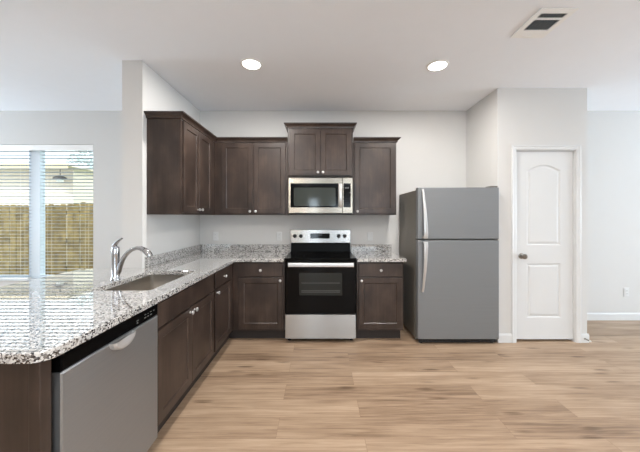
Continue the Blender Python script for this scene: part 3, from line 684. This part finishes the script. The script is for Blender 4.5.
for bx0 in (-0.325, 0.305): obj('handle_bracket', bx(bx0, bx0 + 0.03, 2.957, 2.9955, 0.836, 0.856), 'steel', od)
obj('storage_drawer', loops(bmesh.new(), [(rrect(-0.380, 0.380, 0.045, 0.305, 0.006), 0), (rrect(-0.380, 0.380, 0.045, 0.305, 0.006), 0.018), (rrect(-0.380, 0.380, 0.045, 0.305, 0.005, i=0.004), 0.022)], fo), 'steel', rg)

# ------------------------------------------------------------------ refrigerator
t = thing('refrigerator', 'top-freezer stainless refrigerator with grey sides, standing against the pantry wall', 'refrigerator', (1.46, 3.3, 0))
FX0, FX1, FY = 1.028, 1.890, 2.960
obj('body', bx(FX0 + 0.001, FX1 - 0.006, FY + 0.072, 3.655, 0.03, 1.640, bev=0.004), 'fridgeside', t)
obj('gasket', boxes([(FX0 + 0.02, FX1 - 0.02, FY + 0.063, FY + 0.071, 0.065, 1.10), (FX0 + 0.02, FX1 - 0.02, FY + 0.063, FY + 0.071, 1.122, 1.65)]), 'blackmat', t)
ff = back_face(FY + 0.062)
def fdoor(z0, z1):
    return loops(bmesh.new(), [(rrect(FX0, FX1, z0, z1, 0.008), 0), (rrect(FX0, FX1, z0, z1, 0.008), 0.054), (rrect(FX0, FX1, z0, z1, 0.007, i=0.002), 0.059), (rrect(FX0, FX1, z0, z1, 0.006, i=0.007), 0.062)], ff)
fz = obj('freezer_door', fdoor(1.116, 1.664), 'steel_fr', t)
fg = obj('fridge_door', fdoor(0.056, 1.104), 'steel_fr', t)
def fhandle(par, za, zb):                       # za: free tapered end, zb: thick end by the split
    N = 14; pts = []
    for k in range(N + 1):
        s = k / N
        out = 0.008 + 0.052 * math.sin(min(1, s * 1.35) * PI / 2) ** 1.2 if s < 0.94 else 0.05
        pts.append((1.080 + 0.014 * s, FY - 0.001 - out, za + (zb - za) * s))
    pts[0] = (1.078, FY - 0.007, za)
    bm = sweep(bmesh.new(), pts, lambda k, s: rrect(-(0.011 + 0.010 * s), 0.011 + 0.010 * s, -0.0065 - 0.003 * s, 0.0065 + 0.003 * s, 0.005, n=3), up=(0, -1, 0))
    zc = zb + (0.012 if za > zb else -0.012)
    box(bm, 1.080, 1.108, FY - 0.050, FY + 0.0005, min(zc - 0.011, zc + 0.011), max(zc - 0.011, zc + 0.011), bev=0.003)
    h = obj('handle', bm, 'silver', par, smooth=True); return h
fhandle(fz, 1.645, 1.130); fhandle(fg, 0.560, 1.092)
obj('hinge_cover', bx(1.80, 1.880, FY + 0.01, FY + 0.10, 1.665, 1.680, bev=0.004), 'fridgeside', t)
obj('base_grille', boxes([(FX0 + 0.02, FX1 - 0.02, FY + 0.03, FY + 0.045, 0.012, 0.050)] + [(FX0 + 0.06 + k * 0.03, FX0 + 0.078 + k * 0.03, FY + 0.024, FY + 0.0295, 0.018, 0.044) for k in range(25)]), 'blackmat', t)
for xx in (FX0 + 0.05, FX1 - 0.05):
    for yy in (FY + 0.06, 3.55):
        obj('foot', lathe(bmesh.new(), [(0, 0.0005), (0.02, 0.0005), (0.02, 0.008), (0.009, 0.010), (0.009, 0.0295), (0, 0.0295)], (xx, yy, 0), (0, 0, 1), 12), 'blackmat', t)

# ------------------------------------------------------------------ outlets, vent, lights, door stop
def outlet(x, z, label, ycut=YB, switch=False, h=0.115):
    f = back_face(ycut - 0.0008)
    t = thing('wall_switch' if switch else 'outlet', label, 'light switch' if switch else 'electrical outlet', (x, ycut, z), 'white wall plates above the granite backsplash' if z > 0.8 else None)
    obj('cover_plate', loops(bmesh.new(), [(rrect(x - 0.035, x + 0.035, z - h / 2, z + h / 2, 0.004), 0), (rrect(x - 0.035, x + 0.035, z - h / 2, z + h / 2, 0.004), 0.003), (rrect(x - 0.035, x + 0.035, z - h / 2, z + h / 2, 0.004, i=0.003), 0.006)], f), 'trim', t)
    f2 = back_face(ycut - 0.0070)
    if switch:
        obj('rocker', loops(bmesh.new(), [(rect(x - 0.016, x + 0.016, z - 0.033, z + 0.033), 0), (rect(x - 0.016, x + 0.016, z - 0.033, z + 0.033, 0.001), 0.003)], f2), 'trim', t)
    else:
        for s in (-1, 1):
            r = obj('receptacle', loops(bmesh.new(), [(rrect(x - 0.017, x + 0.017, z + s * 0.02 - 0.014, z + s * 0.02 + 0.014, 0.009, n=4), 0), (rrect(x - 0.017, x + 0.017, z + s * 0.02 - 0.014, z + s * 0.02 + 0.014, 0.009, n=4), 0.002)], f2), 'trim', t)
            obj('slots', boxes([(x - 0.008, x - 0.006, ycut - 0.0097, ycut - 0.0091, z + s * 0.02 - 0.004, z + s * 0.02 + 0.006), (x + 0.006, x + 0.008, ycut - 0.0097, ycut - 0.0091, z + s * 0.02 - 0.004, z + s * 0.02 + 0.006)]), 'rack', r)
outlet(-1.372, 1.096, 'white outlet above the granite backsplash, near the left corner')
outlet(-0.540, 1.096, 'white outlet above the granite backsplash, just left of the range')
outlet(0.648, 1.096, 'white wall plate above the short granite backsplash right of the range', switch=True)
outlet(4.000, 0.366, 'white outlet low on the far right wall above the baseboard')

def can(x, y, label, group, power=CAN_POWER):
    t = thing('recessed_light', label, 'ceiling light', (x, y, H - 0.0005), group)
    obj('trim_ring', lathe(bmesh.new(), [(0.078, 0.0), (0.100, 0.0), (0.098, 0.004), (0.080, 0.007), (0.078, 0.005), (0.078, 0.0)], (x, y, H - 0.0008), (0, 0, -1), 40), 'white', t, smooth=True)
    obj('diffuser', lathe(bmesh.new(), [(0, 0.001), (0.077, 0.001), (0.077, 0.004), (0, 0.0045)], (x, y, H - 0.0008), (0, 0, -1), 40), 'led', t)
    l = lamp('recessed_lamp', 'AREA', (0, 0, -0.012), (0, 0, 0), power, CAN_COLOR, shape='DISK', size=0.15)
    l.parent = t
    return t
can(-0.627, 2.542, 'round recessed ceiling light on the left, above the sink side of the kitchen', 'recessed kitchen ceiling lights')
can(1.073, 2.567, 'round recessed ceiling light on the right, above the fridge side of the kitchen', 'recessed kitchen ceiling lights')
for x, y, where in ((-0.627, 0.4, 'behind the peninsula, left row'), (1.073, 0.4, 'in front of the fridge, right row'), (-0.627, -2.0, 'rear of the left row'), (1.073, -2.0, 'rear of the right row'), (4.6, 0.4, 'over the right side of the living room'), (-3.8, 1.0, 'over the dining area'), (4.6, -3.0, 'over the rear right of the living room'), (-3.8, -3.0, 'over the rear left of the living room'), (-0.627, -4.6, 'last of the left row'), (1.073, -4.6, 'last of the right row')):  # extra lights out of view, added to brighten the room
    can(x, y, 'added unseen round recessed ceiling light ' + where, 'added unseen ceiling lights')

vx0, vx1, vy0, vy1 = 1.460, 1.712, 1.853, 2.157
t = thing('air_vent', 'white rectangular air supply vent with dark louvres in the ceiling', 'ceiling vent', ((vx0 + vx1) / 2, (vy0 + vy1) / 2, H - 0.0005))
dn = lambda u, v, w_: Vector((u, v, H - 0.001 - w_))
L1 = (1.497, 1.675, 1.896, 1.940); L2 = (1.497, 1.675, 1.957, 2.067)
obj('frame', plate(rrect(vx0, vx1, vy0, vy1, 0.004), [rect(*L1)[::-1], rect(*L2)[::-1]], 0.002, 0.010, bev=0.002, f=dn), 'white', t)
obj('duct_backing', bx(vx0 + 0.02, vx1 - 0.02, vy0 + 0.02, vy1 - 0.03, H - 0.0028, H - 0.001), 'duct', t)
for (a, b, c_, d_), nn in ((L1, 9), (L2, 9)):
    bm = bmesh.new()
    for k in range(nn):
        xx = a + (b - a) * (k + 0.5) / nn
        v = [bm.verts.new(p) for p in ((xx - 0.001, c_, H - 0.004), (xx - 0.001, d_, H - 0.004), (xx + 0.001, d_, H - 0.010), (xx + 0.001, c_, H - 0.010), (xx + 0.0002, c_, H - 0.0035), (xx + 0.0002, d_, H - 0.0035), (xx + 0.0022, d_, H - 0.0095), (xx + 0.0022, c_, H - 0.0095))]
        for f in ((0, 1, 2, 3), (4, 7, 6, 5), (0, 4, 5, 1), (3, 2, 6, 7), (0, 3, 7, 4), (1, 5, 6, 2)): bm.faces.new([v[i] for i in f])
    obj('louvres', bm, 'louvre', t)
obj('damper_lever', bx(1.535, 1.610, 2.128, 2.136, H - 0.016, H - 0.0112), 'white', t)

t = thing('door_stop', 'small spring door stop on the baseboard at the pantry corner', 'door stop', (2.835, PY - 0.014, 0.045))
obj('spring', lathe(bmesh.new(), [(0, 0.0005), (0.010, 0.0005), (0.010, 0.004)] + [(0.0055 + 0.0012 * (k % 2), 0.006 + 0.003 * k) for k in range(16)] + [(0, 0.054)], (2.835, PY - 0.0135, 0.045), (0, -1, 0), 12), 'dknickel', t)
obj('rubber_tip', lathe(bmesh.new(), [(0, 0.0542), (0.008, 0.0542), (0.008, 0.066), (0.005, 0.068), (0, 0.068)], (2.835, PY - 0.0135, 0.045), (0, -1, 0), 12), 'white', t)

# ------------------------------------------------------------------ the yard beyond the window
GZ = -0.2
struct('ground', bx(-34, 12, YB + T + 0.02, 40, GZ - 0.1, GZ), 'grass')
t = thing('wood_fence', 'weathered cedar picket privacy fence across the yard outside the window', 'fence', (-6.5, 6.5, GZ))
x = -11.0; rf = random.Random(5)
while x < -3.2:
    wd_ = 0.138; top = 1.64 + rf.uniform(-0.02, 0.02) + (0.03 if x > -5.85 else 0)
    gap = rf.choice((0.003, 0.004, 0.012, 0.018))
    yy = 6.5 + rf.uniform(-0.004, 0.004)
    pts = [(x, GZ + 0.001), (x + wd_, GZ + 0.001), (x + wd_, top - 0.03), (x + wd_ - 0.03, top), (x + 0.03, top), (x, top - 0.03)]
    obj('picket', loops(bmesh.new(), [(pts, 0), (pts, 0.016)], back_face(yy)), 'fence', t)
    x += wd_ + gap
for zz in (0.1, 0.75, 1.4): obj('rail', bx(-11.0, -3.2, 6.506, 6.545, zz, zz + 0.085), 'fence', t)
t = thing('neighbour_house', 'pale neighbouring house with a tan porch roof edge, beyond the fence', 'house', (-12, 10, GZ))
obj('wall', bx(-18, -7.75, 8.78, 12.0, GZ, 2.859), 'siding', t)
obj('porch_roof', bx(-18.2, -7.5, 8.34, 12.2, 2.86, 2.93), 'siding', t)
obj('fascia', bx(-18.2, -7.5, 8.31, 8.339, 2.78, 2.93), 'fascia', t)
t = thing('outside_lantern', 'small dark lantern hanging under the neighbouring porch roof', 'lantern', (-7.93, 8.53, 2.50))
obj('stem', bx(-7.937, -7.923, 8.523, 8.537, 2.61, 2.8595), 'darkmetal', t)
obj('shade', lathe(bmesh.new(), [(0, 0.11), (0.035, 0.11), (0.16, 0.04), (0.175, 0.0), (0.0, 0.014)], (-7.93, 8.53, 2.50), (0, 0, 1), 16), 'darkmetal', t)
obj('globe', lathe(bmesh.new(), [(0, 0.013), (0.08, 0.0), (0.09, -0.055), (0.055, -0.11), (0, -0.125)], (-7.93, 8.53, 2.50), (0, 0, 1), 16), 'white', t)
t = thing('tree', 'leafy tree, bright haze painted into its leaves, rising behind the right end of the neighbouring house, beyond the fence', 'tree', (-11.5, 14.2, GZ))
obj('trunk', sweep(bmesh.new(), [(-11.5, 14.2, GZ), (-11.52, 14.2, 1.2), (-11.45, 14.22, 2.6), (-11.5, 14.2, 3.8)], lambda k, s: circ(0.13 - 0.08 * s, 10)), 'bark', t)
bm = bmesh.new(); rt = random.Random(11)
for k in range(2600):
    while True:
        a, b, c_ = (rt.uniform(-1, 1) for _ in range(3))
        q2 = a * a + b * b + c_ * c_
        if 0.15 < q2 < 1: break
    p = Vector((-11.5 + a * 1.3, 14.2 + b * 1.1, 3.1 + c_ * 2.0))
    e1 = Vector((rt.gauss(0, 1), rt.gauss(0, 1), rt.gauss(0, 1))).normalized(); e2 = e1.orthogonal().normalized()
    s = rt.uniform(0.05, 0.11)
    bm.faces.new([bm.verts.new(p + e1 * s * i + e2 * s * 0.5 * j) for i, j in ((-1, 0), (0, -1), (1, 0), (0, 1))])
tag(obj('foliage', bm, 'leaf', t), kind='stuff')
